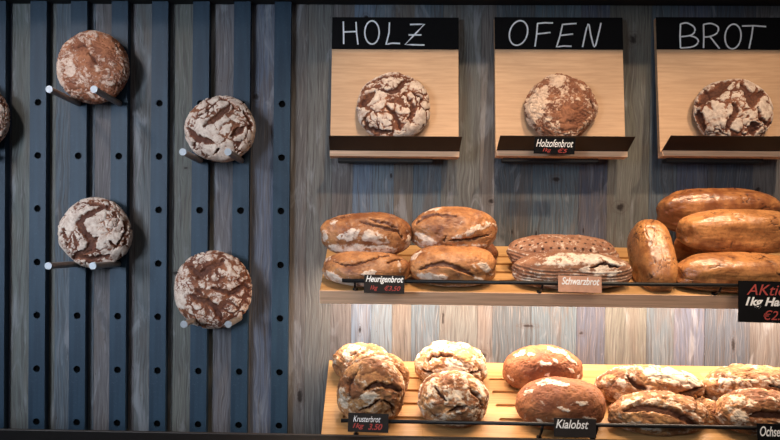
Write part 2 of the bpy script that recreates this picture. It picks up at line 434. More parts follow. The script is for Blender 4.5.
# ------------------------------------------------------------------ loaves
def loaf(name, label, cat, mat, cx, cy, rx, ry, Y, a, b, ht, hb, tilt, seed, kind='rye', strokes=(), group=None,
         e=2.0, p=2.1, pb=3.2, lump=.05, flour=.5, crackw=.10, plates=26., carve=.006, yawz=0, roll=0, n=54, taper=0, rings=0, dots=0, center=None, tonebias=0, bumpy=None, peak=None):
    """a, b: half length and half depth, ht / hb: height over and under the middle; the strokes are
    cuts and flour patches laid on the crust, in units of the loaf's own outline."""
    V, Fc = cube_sphere(n)
    d = V.copy(); s = seed * 11.37
    dd = np.abs(d); pw = np.where(d[:, 2] > 0, p, pb)
    rad = ((dd[:, 0] ** e + dd[:, 1] ** e) ** (pw / e) + dd[:, 2] ** pw) ** (-1 / pw)
    q = d * rad[:, None]
    if taper: q[:, 1] *= 1 - taper * q[:, 0]; q[:, 2] *= 1 - taper * .6 * q[:, 0]
    L = np.array([a, b, 1.0]); P = q.copy(); P[:, 0] *= a; P[:, 1] *= b
    P[:, 2] = np.where(q[:, 2] > 0, q[:, 2] * ht, q[:, 2] * hb)
    lowf = fbm(d * 1.3 + s, 2) * lump * 2
    P[:, 0] *= 1 + lowf; P[:, 1] *= 1 + lowf; P[:, 2] *= 1 + fbm(d * 1.7 + s + 40, 2) * lump * 1.5
    rx_ = Matrix.Rotation(tilt, 3, 'X') @ Matrix.Rotation(roll, 3, 'Y') @ Matrix.Rotation(yawz, 3, 'Z')
    RM = np.array(rx_)
    C = center if center is not None else at(cx, cy, Y)
    m_ = mpp(cx, cy, C.y)
    W = P @ RM.T
    nrm = (q / np.array([a, b, ht])); nrm /= np.linalg.norm(nrm, axis=1)[:, None]; Nw = nrm @ RM.T
    front = sst(-Nw[:, 1], -.15, .25)
    S = max(a, b, ht)
    wp = P + .012 * np.stack([fbm(P * 45 + s + 5 * k, 3) for k in range(3)], -1)
    UV = np.stack([cx + W[:, 0] / m_, cy - W[:, 2] / m_], -1)
    UVw = UV + 1.6 * np.stack([fbm(P * 60 + s, 3), fbm(P * 60 + s + 9, 3)], -1) * 1.4
    ck = np.zeros(len(P)); fa = np.zeros(len(P)); ba = np.zeros(len(P))
    for (t, wd, pts) in strokes:
        dist = polydist(UVw, pts)
        v = (1 - sst(dist, wd * .55, wd * 1.15 + .4)) * front
        if t == 'c': ck = np.maximum(ck, v)
        elif t == 'f': fa = np.maximum(fa, v)
        else: ba = np.maximum(ba, v)
    mott = fbm(P * 30 + s + 3, 4)
    fine = fbm(P * 95 + s + 8, 3)
    disp = fbm(P * 14 + s, 3) * .004 + fbm(P * 45 + s + 2, 3) * .0022
    tone = .5 + .6 * fbm(P * 11 + s + 21, 3) + tonebias
    if kind == 'rye':
        f1, f2, idn = voro(wp * plates + s); v = f2 - f1
        g1, g2, idg = voro(wp * plates * 2.3 + s + 5); v2 = g2 - g1
        net = (1 - sst(v, crackw * .6, crackw * 1.8)) * .8
        net2 = (1 - sst(v2, .03, .14)) * sst(fbm(P * 16 + s + 55, 2), -.15, .25)
        net = net * sst(fbm(P * 9 + s + 66, 2) + .25, -.1, .3)
        crack = np.maximum(np.maximum(ck, net * (idn > .12)), net2 * .55)
        fl = flour * 1.25 + .55 * mott + .25 * fine - crack * 1.3 + fa * .5 - ba * 1.1
        disp += -.011 * ck * (carve / .006) - .0045 * net - .0018 * net2 + .002 * sst(fl, .3, .8)
        tone += .2 * crack; ckc = np.maximum(ck * .55, net * .6)
    elif kind == 'swirl':
        sw = fbm(np.stack([P[:, 0] * 30, P[:, 1] * 60 + 25 * P[:, 0], P[:, 2] * 30], -1) + s + 2 * fbm(P * 12 + s, 2)[:, None], 4)
        ridge = 1 - np.abs(sw) * 3.2
        crack = np.maximum(ck, sst(ridge, .72, 1) * .8)
        fl = flour + .6 * mott + .5 * sw + .35 * fine - crack * .6 + fa * .6 - ba * .8
        disp += -.004 * sst(ridge, .5, 1) - .008 * ck + .003 * mott; ckc = crack * .6; tone += .3 * crack
    elif kind == 'smooth':
        g1, g2, _ = voro(wp * 38 + s); net = (1 - sst(g2 - g1, .02, .12)) * sst(fbm(P * 12 + s + 5, 2), -.12, .25)
        crack = np.maximum(ck, net * .9)
        fl = flour + .35 * mott + fa * .9 - crack * .5 - .2 + .1 * fine
        lon = fbm(np.stack([P[:, 0] * 9, P[:, 1] * 60, P[:, 2] * 60], -1) + s, 3) if a > b else 0
        disp *= .6; disp += -.0018 * net - .006 * ck + .0016 * lon; ckc = crack * .8
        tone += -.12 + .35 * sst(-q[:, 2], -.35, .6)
    elif kind == 'tan':
        crack = ck
        low_ = sst(-q[:, 2], -.25, .45) * sst(fbm(P * 13 + s + 90, 3), -.25, .25)
        rim_ = np.clip(ck, 0, 1) * (1 - np.clip(ck, 0, 1)) * 4
        n2 = 1 - sst(np.abs(fbm(P * 20 + s + 2 * mott[:, None], 3)), .0, .06)
        fl = flour + .5 * mott + .42 * low_ * (group != G4) + fa * (.42 + 1.0 * mott + .7 * fine + .25) - ck * .9 - ba + .12 * fine
        disp = disp * 1.15 - .010 * ck - .0025 * n2 + .002 * fa + .003 * rim_; ckc = np.maximum(ck * .9, n2 * .35)
        rim = sst(np.abs(polyring(ck)), .15, .6)
        tone += -.25 * rim
    else:   # rustic folds
        f1, f2, idn = voro(wp * plates * .5 + s); v = f2 - f1
        fold = (1 - sst(v, .02, .22)); sw = fbm(np.stack([P[:, 0] * 18, P[:, 1] * 40, P[:, 2] * 46 + 20 * P[:, 0]], -1) + s, 4)
        rd = sst(1 - np.abs(sw) * 4, .5, 1)
        crack = np.maximum(ck, np.maximum(fold * .75, rd * .5))
        fl = flour + .85 * mott + .45 * fine - crack * .6 + fa * .55 - ba * .8
        disp += -.019 * ck - .004 * fold - .003 * rd + (idn - .5) * .0035; ckc = np.maximum(ck * .85, np.maximum(fold * .45, rd * .4))
        tone += (idn - .5) * .5
    if rings:
        side = sst(.62 - q[:, 2], .0, .25); rg = np.sin((q[:, 2] * ht + .01 * fbm(P * 6 + s, 2)) * rings)
        disp += .0010 * rg * side; fl = fl + .18 * rg * side - .0 * side; 
    if dots:
        gx = (P[:, 0] / dots) + .5 * np.floor(P[:, 1] / dots * 1.2); gy = P[:, 1] / dots * 1.2
        dx = gx - np.floor(gx) - .5; dy = gy - np.floor(gy) - .5; dt = (1 - sst(np.hypot(dx, dy), .10, .22)) * sst(q[:, 2], .3, .6)
        disp -= .003 * dt; ckc = np.maximum(ckc, dt); fl = fl - dt
    topw = sst(q[:, 2], -.75, -.2); disp *= .15 + .85 * topw
    P += nrm * disp[:, None]
    P[:, 2] = np.maximum(P[:, 2], -hb * .93)
    if peak is not None:
        pass
    me = bpy.data.meshes.new(name)
    me.vertices.add(len(P)); me.vertices.foreach_set('co', P.astype(np.float32).ravel())
    me.loops.add(Fc.size); me.loops.foreach_set('vertex_index', Fc.ravel().astype(np.int32))
    me.polygons.add(len(Fc)); me.polygons.foreach_set('loop_start', (np.arange(len(Fc)) * 4).astype(np.int32))
    me.update(calc_edges=True)
    me.polygons.foreach_set('use_smooth', np.ones(len(Fc), bool))
    at_ = me.attributes.new('bake', 'FLOAT_COLOR', 'POINT')
    colr = np.stack([np.clip(fl, 0, 1), np.clip(ckc, 0, 1), np.clip(tone, 0, 1), np.ones(len(P))], -1)
    at_.data.foreach_set('color', colr.astype(np.float32).ravel())
    me.materials.append(mat)
    bm = bmesh.new(); bm.from_mesh(me); bmesh.ops.recalc_face_normals(bm, faces=bm.faces); bm.to_mesh(me); bm.free()
    o = bpy.data.objects.new(name, me); COL.objects.link(o); o.location = C; o.rotation_euler = rx_.to_euler()
    tag(o, label, cat, group)
    return o
def polyring(c): return c * (1 - c) * 4

M['rye'] = bread_mat('floured_rye_crust', (.30, .115, .055), (.15, .05, .028), (.055, .02, .013), (.70, .58, .49), .75)
M['rye_red'] = bread_mat('reddish_rye_crust', (.42, .16, .075), (.22, .075, .038), (.07, .024, .015), (.72, .55, .44), .72)
M['brown'] = bread_mat('brown_rustic_crust', (.34, .14, .07), (.17, .06, .032), (.05, .02, .013), (.75, .56, .42), .72)
M['tan'] = bread_mat('tan_wheat_crust', (.54, .245, .095), (.20, .068, .028), (.13, .045, .020), (.76, .63, .53), .46, .45, bumps=.55)
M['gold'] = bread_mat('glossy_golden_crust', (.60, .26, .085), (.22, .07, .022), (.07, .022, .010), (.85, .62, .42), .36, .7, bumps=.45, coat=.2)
M['rustic'] = bread_mat('golden_rustic_crust', (.54, .28, .115), (.22, .085, .035), (.09, .032, .016), (.74, .62, .48), .7)
M['redbrown'] = bread_mat('red_brown_oval_crust', (.40, .155, .062), (.19, .062, .028), (.10, .035, .02), (.86, .72, .58), .6)
M['dense'] = bread_mat('docked_rye_crust', (.36, .18, .105), (.22, .09, .05), (.04, .015, .01), (.88, .76, .64), .7)

# loaves on the pegs
HG = 'round loaves shown on pegs and sign boards'
def wheel(cx, cy, rx, ry, seed, label, mat, **kw):
    Yc = kw.pop('Yc', -.085)
    m_ = mpp(cx, cy, Yc)
    return loaf('round_loaf', label, 'bread', mat, cx, cy, rx, ry, Yc, rx * m_, ry * m_, kw.pop('ht', .062), kw.pop('hb', .046), kw.pop('tilt', R(90)), seed, group=HG, n=kw.pop('n', 66), **kw)
wheel(93, 67.5, 36, 36, 1, 'reddish brown round loaf with swirled crust on pegs at upper left of the bars', M['rye_red'], kind='swirl', flour=.50, lump=.02,
      strokes=[('b', 4, [(82, 43), (96, 64), (98, 76)]), ('c', 1.4, [(95, 57), (99, 62), (104, 68)]), ('f', 5, [(61, 62), (60, 75), (66, 88)]), ('f', 6, [(75, 68), (78, 78)]), ('b', 9, [(104, 44), (116, 60)]), ('c', 1, [(78, 52), (88, 49), (95, 52)])])
wheel(221, 129.5, 35, 32.5, 2, 'white floured round loaf on pegs with deep diagonal brown crack, upper right of the bars', M['rye'], flour=.80, lump=.03, plates=19, crackw=.06,
      strokes=[('c', 3.2, [(232, 107), (226, 114), (218.5, 122), (208, 128)]), ('c', 2.2, [(219, 98), (229, 102)]), ('c', 3.6, [(189, 129), (194, 134), (199, 140), (208, 143), (217, 145)]), ('c', 2.6, [(247, 129), (240, 134), (234, 139)]),
               ('c', 1.4, [(245, 111), (252, 124), (252, 132)]), ('c', .9, [(198, 119), (207, 116), (219, 106)]), ('b', 3, [(192, 111), (199, 113)]), ('c', 2, [(194, 150), (198, 143)]), ('c', 1.2, [(217, 156), (222, 150)]), ('c', .9, [(229, 102), (240, 112)])])
wheel(95, 233, 35.5, 34.5, 3, 'white floured round loaf on pegs with wide zigzag brown crack, lower left of the bars', M['rye'], flour=.82, lump=.03, plates=19, crackw=.06,
      strokes=[('c', 3.6, [(113, 206.5), (100, 211), (90, 218), (86, 224), (90, 232), (97, 240), (95, 250), (80, 256), (72, 262)]), ('c', 2, [(87, 203), (103, 205), (115, 211)]), ('c', 1.2, [(62, 238), (69, 232), (71, 242), (72, 256)]),
               ('c', 2.6, [(76, 256), (98, 259), (114, 254)]), ('c', 1, [(126, 216), (128.5, 232), (118, 250)]), ('c', 2, [(66, 230), (71, 231)]), ('c', 1.5, [(115, 241), (119, 246)]), ('c', 2, [(97, 243), (104, 238)])])
wheel(213, 290, 39, 38.5, 4, 'largest peg loaf, dark brown crust speckled with broken flour plates, lowest on the bars', M['rye'], flour=.56, lump=.02, plates=24, crackw=.12,
      strokes=[('c', 3.6, [(190, 265), (198, 271), (203, 276), (210, 269), (218, 264), (226, 260)]), ('c', 2.8, [(215, 287), (226, 290), (232, 293), (238, 290), (246, 284), (251, 288)]),
               ('c', 3.4, [(195, 295), (203, 300), (211, 300), (218, 306), (221, 313), (225, 319)]), ('c', 1.8, [(199, 289), (206, 294)]), ('f', 5, [(197, 262), (207, 256)]), ('f', 6, [(178, 292), (188, 308)])])
wheel(-29, 117, 37, 36, 5, 'round loaf cut off by the left edge of the picture', M['rye'], flour=.62, lump=.02)

# ------------------------------------------------------------------ sign boards
SW = .495
def sign(pc, word, label, strokes_px, W_=SW):
    tp = at(pc, 18, -.030); bt = at(pc, 152, -.088)
    x = at(pc, 85, -.05).x
    tilt = math.atan2(.058, tp.z - bt.z); H = math.hypot(.058, tp.z - bt.z)
    t = empty('sign_board', (x, -.088, bt.z), (-tilt, 0, 0)); tag(t, label, 'sign board', 'three wall boards with chalk headers')
    bm = bmesh.new(); box(bm, (-W_ / 2, 0, 0), (W_ / 2, .02, H), .0012); link('back_board', bm, M['signwood'], t)
    hh = .128
    bm = bmesh.new(); box(bm, (-W_ / 2 - .0005, -.004, H - hh), (W_ / 2 + .0005, 0, H + .001), .0006)
    hd = link('chalkboard_header', bm, M['chalkboard'], t)
    bm = bmesh.new(); box(bm, (-W_ / 2, -.020, -.022), (W_ / 2, .02, -.0005), .001); link('ledge', bm, M['edgewood'], t)
    # flared metal lip
    bm = bmesh.new(); prof = [(-.016, 0), (-.092, .037), (-.0935, .0348), (-.0175, -.0022)]
    vs = [[bm.verts.new((sx * (W_ / 2), y, z)) for (y, z) in prof] for sx in (-1, 1)]
    for k in range(4): bm.faces.new((vs[0][k], vs[0][(k + 1) % 4], vs[1][(k + 1) % 4], vs[1][k]))
    bm.faces.new(vs[0]); bm.faces.new(vs[1][::-1]); link('metal_lip', bm, M['lip'], t)
    bm = bmesh.new(); box(bm, (-W_ / 2 + .03, .012, -.034), (W_ / 2 - .10, .05, -.022)); link('bracket', bm, M['black_metal'], t)
    bpy.context.view_layer.update()
    Mx = t.matrix_world; inv = Mx.inverted(); n_ = (Mx.to_3x3() @ Vector((0, -1, 0))).normalized(); P0 = Mx @ Vector((0, -.0042, 0))
    for ch, lines in strokes_px:
        bm = bmesh.new()
        for ln in lines:
            pts = [inv @ on_plane(px, py, P0, n_) for px, py in ln]
            sm = []
            if len(ln) > 5:
                q_ = [pts[0]] + pts + [pts[-1]]
                for k in range(1, len(q_) - 2):
                    for j in range(4):
                        u = j / 4; A_, B_, C_, D_ = q_[k - 1:k + 3]
                        sm.append(.5 * ((2 * B_) + (C_ - A_) * u + (2 * A_ - 5 * B_ + 4 * C_ - D_) * u * u + (3 * B_ - A_ - 3 * C_ + D_) * u ** 3))
            else:
              for k in range(len(pts) - 1):
                sm += [pts[k].lerp(pts[k + 1], q / 3) for q in range(3)]
            sm.append(pts[-1]); tube(bm, sm, .0034, 6)
        for v in bm.verts: v.co.y = -.0042 + (v.co.y + .0042) * .35
        link('chalk_letter', bm, M['chalk'], hd)
    return t, x, bt.z
def ell(cx, cy, rx, ry, sl=0, n=22):
    return [(cx + rx * math.cos(2 * PI * k / n) - sl * ry * math.sin(2 * PI * k / n), cy + ry * math.sin(2 * PI * k / n)) for k in range(n + 1)]
sign(394.7, 'HOLZ', 'oak board with black header chalked HOLZ, leftmost of the three sign boards', [
    ('H', [[(343.3, 21.5), (343.6, 33), (343.7, 44)], [(344, 32), (356.5, 31.5)], [(356, 22), (356.6, 33), (358, 44.5)]]),
    ('O', [ell(372, 32.5, 7.2, 11.6)]),
    ('L', [[(389.5, 22.5), (389, 33), (386, 44.5), (392, 43.2), (400, 43.6)]]),
    ('Z', [[(410, 24.5), (424.5, 24.2), (405, 44.6), (424.5, 45)], [(408.5, 35), (421.5, 35)]])])
sign(558.6, 'OFEN', 'oak board with black header chalked OFEN, between the other two sign boards', [
    ('O', [ell(518.5, 33, 9, 12.3, .15)]),
    ('F', [[(537.5, 23.5), (536.6, 35), (535, 46.5)], [(537.3, 23.5), (545, 22.8), (553, 23)], [(537, 34), (550.5, 32.5)]]),
    ('E', [[(562.5, 24.5), (560, 36), (556.5, 47), (564, 46), (571.5, 46.3)], [(562.3, 24.5), (576.5, 23.5)], [(560, 35.5), (573, 34)]]),
    ('N', [[(582.5, 47), (588, 24), (591, 36), (594.5, 47), (598, 36), (601, 23)]])])
sign(721.5, 'BROT', 'oak board with black header chalked BROT, rightmost of the three sign boards', [
    ('B', [[(680.5, 24), (680, 36), (680.5, 48)], [(680.5, 24), (687, 23), (694, 27), (694.5, 32), (690, 35.5), (681, 36.7)], [(690, 35.7), (695.5, 37.5), (698.3, 41), (696, 45), (690, 47.3), (680.5, 48)]]),
    ('R', [[(703.5, 24.5), (703.8, 36), (703.5, 48)], [(703.5, 24.5), (711, 23.5), (718, 27), (717, 33), (710, 36.5), (704, 37)], [(710, 36.7), (719.5, 48.7)]]),
    ('O', [ell(733, 36.5, 8, 12.3, .06)]),
    ('T', [[(742, 26), (754, 25.8), (766, 26.6)], [(753, 26), (751.5, 37), (749, 48.5)]])])
wheel(393.5, 107, 36.5, 35, 11, 'round loaf with curved cracks on the HOLZ board', M['rye'], Yc=-.100, tilt=R(84), ht=.052, hb=.028, kind='rye', flour=.74, lump=.02, plates=16, crackw=.06,
      strokes=[('c', 4.4, [(360, 108), (366, 102), (374, 94.5)]), ('c', 1.4, [(363, 87), (376, 80), (391, 76), (404, 77), (416, 80)]), ('c', 2.6, [(379, 92), (390, 95), (398, 92), (402, 84), (412, 81)]),
               ('c', 2.2, [(404, 97), (410, 104), (412, 112), (411, 122)]), ('c', 2.2, [(385, 109), (392, 115), (397, 122), (400, 132)]), ('c', 2.4, [(364, 120), (368, 130), (380, 134), (392, 134)]), ('c', .9, [(412, 95), (424, 102)]), ('b', 5, [(398, 128)])])
wheel(561, 108, 36, 35.5, 12, 'brown round loaf with lumpy uncracked crust on the OFEN board', M['brown'], Yc=-.100, tilt=R(84), ht=.052, hb=.028, kind='swirl', flour=.46, lump=.05, e=1.85,
      strokes=[('f', 9, [(542, 90), (533, 105), (531, 122)]), ('f', 7, [(562, 77), (548, 86)]), ('b', 14, [(562, 130), (574, 108)]), ('c', 1.2, [(559, 73), (566, 74)]), ('c', 1.5, [(588, 100), (592, 110)])])
wheel(733, 112, 39, 34, 13, 'round loaf with broad brown patches between flour plates on the BROT board', M['rye'], Yc=-.100, tilt=R(84), ht=.052, hb=.028, flour=.70, lump=.02, plates=18, crackw=.07,
      strokes=[('c', 4.5, [(696, 106), (702, 98), (712, 94), (720, 86), (728, 82)]), ('c', 3.6, [(695, 113), (698, 125), (702, 135)]), ('c', 4.5, [(737, 85), (741, 95), (745, 106), (750, 100), (756, 95), (763, 93)]),
               ('c', 2.8, [(726, 106), (729, 114), (723, 124), (720, 134)]), ('c', 6.5, [(745, 126), (748, 136)]), ('c', 1.6, [(751, 110), (753, 120), (763, 126)]), ('b', 3, [(700, 100), (712, 97)])])

# ------------------------------------------------------------------ shelves
DEP = .40
def shelf(rows, label, side_px, slots, posts_px, rail_rows, rail_l_px):
    (rb_l, rf_l) = rows
    Pb = at(side_px, rb_l, 0); Pf = at(side_px - 7, rf_l, -DEP)
    th = math.atan2(Pb.z - Pf.z, DEP); Ls = math.hypot(DEP, Pb.z - Pf.z)
    x0 = Pb.x; x1 = 1.95; T_ = .048
    t = empty('bread_shelf', (x0, 0, Pb.z), (th, 0, 0)); tag(t, label, 'shelf', 'slanted wooden bread shelves')
    bm = bmesh.new(); box(bm, (0, -Ls, -T_), (x1 - x0, -.001, 0), .002)
    ob = link('shelf_board', bm, M['shelfwood'], t)
    # slots milled into the board
    cb = bmesh.new()
    for (sx0, sx1) in slots:
        for k in range(4):
            yy = -Ls * (.26 + k * .175); r = .0100
            pts = []
            for q in range(9): a = -PI / 2 + PI * q / 8; pts.append((sx1 - r + r * math.cos(a), yy + r * math.sin(a)))
            for q in range(9): a = PI / 2 + PI * q / 8; pts.append((sx0 + r + r * math.cos(a), yy + r * math.sin(a)))
            lo = [cb.verts.new((x, y, -.008)) for x, y in pts]; hi = [cb.verts.new((x, y, .02)) for x, y in pts]
            cb.faces.new(lo[::-1]); cb.faces.new(hi)
            for j in range(len(pts)): j2 = (j + 1) % len(pts); cb.faces.new((lo[j], lo[j2], hi[j2], hi[j]))
    co = link('slot_cutter', cb, M['hole'], t)
    md = ob.modifiers.new('slots', 'BOOLEAN'); md.operation = 'DIFFERENCE'; md.object = co; md.solver = 'EXACT'
    bpy.context.view_layer.update()
    me2 = bpy.data.meshes.new_from_object(ob.evaluated_get(bpy.context.evaluated_depsgraph_get()))
    ob.modifiers.clear(); ob.data = me2
    bpy.data.objects.remove(co)
    # oak edge strip on the front
    bm = bmesh.new(); box(bm, (-.0005, -Ls - .004, -T_ - .001), (x1 - x0, -Ls, -.0005), .001); link('front_edge', bm, M['edgewood'], t)
    bpy.context.view_layer.update(); inv = t.matrix_world.inverted()
    # rail
    Yr = -DEP - .042
    A = at(rail_l_px, rail_rows[0], Yr); B = at(735, rail_rows[1], Yr)
    hgt = (inv @ A).z; ry = (inv @ A).y
    xa = (inv @ A).x
    bm = bmesh.new(); tube(bm, [(xa, ry, hgt), (x1 - x0, ry, hgt)], .0066, 10); link('rail', bm, M['black_metal'], t, smooth=True)
    for p in posts_px:
        xx = (inv @ at(p, rail_rows[0], Yr)).x
        bm = bmesh.new(); tube(bm, [(xx, ry, hgt), (xx, ry + .004, hgt * .5), (xx, -Ls + .004, .003)], .0045, 8); tube(bm, [(xx, -Ls + .006, .004), (xx, -Ls + .006, 0)], .009, 10); link('rail_post', bm, M['black_metal'], t, smooth=True)
    return dict(t=t, th=th, zb=Pb.z, n=Vector((0, -math.sin(th), math.cos(th))), Yr=Yr, railz=lambda: None)
mid = shelf((244, 290), 'upper slanted wooden bread shelf below the sign boards', 328, [(.10, .38), (.62, .88), (1.10, 1.36), (1.5, 1.75)], (355, 543, 722), (280.5, 287.5), 342)
low = shelf((360, 435), 'lower slanted wooden bread shelf holding rustic loaves, beside the counter', 329, [(.07, .40), (.62, .90), (1.10, 1.36), (1.5, 1.75)], (356, 543, 598, 770), (420.5, 430), 341)

def surf_z(sh, Y): return sh['zb'] + math.tan(sh['th']) * Y
def on_shelf(sh, cx, cy, hb):
    lo, hi = -.55, 0.05
    def f(Y):
        p = at(cx, cy, Y); return (p.z - surf_z(sh, Y)) * math.cos(sh['th']) - hb
    for _ in range(40):
        m_ = (lo + hi) / 2
        if f(lo) * f(m_) <= 0: hi = m_
        else: lo = m_
    return (lo + hi) / 2
def sloaf(sh, box_, label, mat, seed, kind, depth, Y=None, dt=0, name='oval_loaf', group=None, strokes=(), rot=0, **kw):
    x0, y0, x1, y1 = box_
    cx, cy = (x0 + x1) / 2, (y0 + y1) / 2
    Yg = Y if Y is not None else -.2
    for _ in range(3):
        m_ = mpp(cx, cy, Yg); tl = sh['th'] + dt
        rx, rz = (x1 - x0) / 2 * m_, (y1 - y0) / 2 * m_
        b = depth if depth > 0 else rx
        c2 = max(rz ** 2 - (b * math.sin(tl)) ** 2, (.35 * rz) ** 2)
        h = math.sqrt(c2) / math.cos(tl)
        cyy = cy + (.10 * h / m_)
        if Y is None:
            Yg = on_shelf(sh, cx, cyy, h * .9 * .93 + .002)
            lim = sh['Yr'] + .010 + math.hypot(b * math.cos(tl), h * math.sin(tl)) * 1.04
            if Yg < lim:
                Yg = lim; z_ = surf_z(sh, Yg) + (h * .9 * .93 + .002) / math.cos(sh['th'])
                for _k in range(4): cyy += (at(cx, cyy, Yg).z - z_) / m_
    if DEBUG: print('LOAF', label[:30], 'Y %.3f a %.3f b %.3f h %.3f' % (Yg, rx, b, h), 'z', round(at(cx, cyy, Yg).z, 3))
    return loaf(name, label, 'bread', mat, cx, cyy, rx, rz, Yg, rx, b, h * 1.1, h * .9, tl, seed, kind=kind, strokes=strokes, group=group, yawz=rot, n=kw.pop('n', 58), **kw)
DEBUG = False
G1, G2, G3_, G4 = 'crusty oval loaves stacked at the left of the upper shelf', 'long docked rye loaves', 'glossy golden long loaves', 'rustic loaves on the lower shelf'
# upper shelf
sloaf(mid, (323, 256, 411, 290), 'crusty oval loaf at the left end of the upper shelf, behind the small black label', M['tan'], 21, 'tan', .085, group=G1, p=2.6, pb=2.8, flour=.13, tonebias=-.05, strokes=[
    ('c', 1.3, [(333, 261), (352, 265), (368, 260), (380, 256), (392, 254)]), ('f', 1.6, [(397, 260), (400, 272)]), ('f', 5, [(328, 272), (343, 283), (370, 284)]), ('f', 3, [(362, 273), (375, 271)]), ('c', 1.4, [(385, 262), (402, 258)]), ('f', 3, [(326, 262), (330, 256)])])
sloaf(mid, (321, 213, 412, 256), 'crusty oval loaf with floured lower side, on top of the leftmost stack', M['tan'], 22, 'tan', .085, Y=-.28, group=G1, p=2.6, pb=2.8, flour=.11, tonebias=.15, strokes=[
    ('f', 6, [(340, 238), (352, 235), (375, 237), (388, 241)]), ('f', 5, [(330, 247), (350, 249), (375, 250), (395, 249)]), ('f', 2.6, [(331, 224), (337, 222)]), ('f', 3, [(325, 230), (326, 241)]), ('c', 1.8, [(328, 220), (350, 215)]),
    ('c', 1.8, [(359, 221), (372, 225), (384, 228), (397, 231), (402, 238)]), ('c', 2, [(370, 219), (388, 224), (396, 228)]), ('f', 3, [(408, 235), (409, 245)])])
sloaf(mid, (408, 252, 497, 292), 'crusty oval loaf with arched cut, lower one of the second stack behind the rail', M['tan'], 23, 'tan', .090, group=G1, p=2.6, pb=2.8, flour=.13, tonebias=-.15, strokes=[
    ('c', 2.4, [(417, 270), (430, 264), (441, 263), (452, 266), (464, 271), (471, 276)]), ('f', 5, [(418, 275), (430, 277), (445, 277)]), ('f', 3.5, [(468, 264), (482, 266), (491, 274)]), ('f', 3, [(420, 285), (450, 288), (485, 284)]), ('f', 2, [(411, 260), (420, 251)]), ('f', 1.5, [(470, 276), (480, 279)])])
sloaf(mid, (455, 238, 498, 266), 'small end of a brown loaf peeping out behind the second stack', M['tan'], 24, 'tan', .055, Y=-.16, group=G1, flour=.05, tonebias=.4)
sloaf(mid, (411, 207, 496, 253), 'crusty oval loaf with a white floured tear, on top of the second stack', M['tan'], 25, 'tan', .090, Y=-.27, group=G1, p=2.6, pb=2.8, flour=.11, strokes=[
    ('c', 2.2, [(415, 224), (422, 218), (430, 215), (441, 216), (454, 217)]), ('f', 3.2, [(449, 238), (462, 235), (472, 229), (484, 224), (493, 225)]), ('c', 1.3, [(446, 241), (465, 240), (487, 235)]), ('f', 4, [(416, 234), (425, 242), (440, 246)]), ('f', 2, [(450, 247), (485, 245)]), ('c', .8, [(441, 243), (444, 236)]), ('f', 1.5, [(420, 212), (440, 209)])])
sloaf(mid, (507, 235, 615, 272), 'long dark rye loaf dotted with docking holes, the rear one of the pair', M['dense'], 26, 'tan', .075, group=G2, flour=.30, p=2.5, rings=520, dots=.028, e=2.5)
sloaf(mid, (514, 252, 630, 287), 'long rye loaf with white floured top, in front of the docked loaf', M['dense'], 27, 'tan', .070, group=G2, flour=.24, p=2.5, rings=560, e=2.4, strokes=[
    ('f', 6, [(532, 263), (560, 259), (590, 258), (618, 264)]), ('f', 5, [(575, 268), (610, 271)]), ('c', 1.5, [(584, 267), (594, 264), (600, 262), (604, 265), (614, 266)]), ('b', 2.5, [(520, 264), (524, 272)])])
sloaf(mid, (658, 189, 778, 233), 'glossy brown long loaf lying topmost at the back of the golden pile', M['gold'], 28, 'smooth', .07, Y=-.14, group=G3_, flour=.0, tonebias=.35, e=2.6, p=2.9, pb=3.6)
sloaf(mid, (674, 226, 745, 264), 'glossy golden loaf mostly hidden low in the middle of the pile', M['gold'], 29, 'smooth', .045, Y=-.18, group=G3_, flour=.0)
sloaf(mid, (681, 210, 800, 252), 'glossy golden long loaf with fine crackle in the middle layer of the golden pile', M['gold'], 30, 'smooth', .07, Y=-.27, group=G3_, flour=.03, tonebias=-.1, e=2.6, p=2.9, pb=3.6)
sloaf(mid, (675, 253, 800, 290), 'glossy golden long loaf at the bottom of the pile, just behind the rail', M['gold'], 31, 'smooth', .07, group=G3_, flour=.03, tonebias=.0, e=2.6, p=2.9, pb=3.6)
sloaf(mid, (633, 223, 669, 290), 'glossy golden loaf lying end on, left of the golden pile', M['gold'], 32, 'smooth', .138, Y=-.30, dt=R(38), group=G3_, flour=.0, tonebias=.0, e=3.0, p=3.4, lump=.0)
# lower shelf
sloaf(low, (332, 342, 392, 379), 'rustic loaf at the back left corner of the lower shelf', M['rustic'], 41, 'rustic', .075, Y=None, group=G4, flour=.45, strokes=[('f', 4, [(345, 360), (350, 350), (365, 346)]), ('c', 1.5, [(350, 352), (358, 348)])])
sloaf(low, (347, 350, 409, 400), 'rustic golden loaf wedged between the back left and front left loaves', M['rustic'], 42, 'rustic', .07, Y=-.225, group=G4, flour=.4, strokes=[('f', 2.5, [(355, 362), (375, 354), (395, 362)]), ('c', 1.2, [(353, 364), (370, 358)])])
sloaf(low, (337, 361, 405, 423), 'rustic loaf with star shaped folds, front left on the lower shelf', M['rustic'], 43, 'rustic', .092, group=G4, flour=.44, tonebias=.05, name='round_loaf', strokes=[
    ('c', 2, [(350, 394), (348, 380), (357, 366)]), ('c', 2.8, [(364, 384), (377, 378), (395, 383), (401, 388)]), ('c', 1.8, [(359, 408), (370, 403), (380, 394)]), ('c', 1.8, [(380, 394), (391, 399), (394, 412)]), ('f', 4, [(359, 393), (368, 388), (380, 391)]), ('f', 4, [(341, 393), (346, 407)]), ('b', 6, [(365, 372), (385, 370)])])
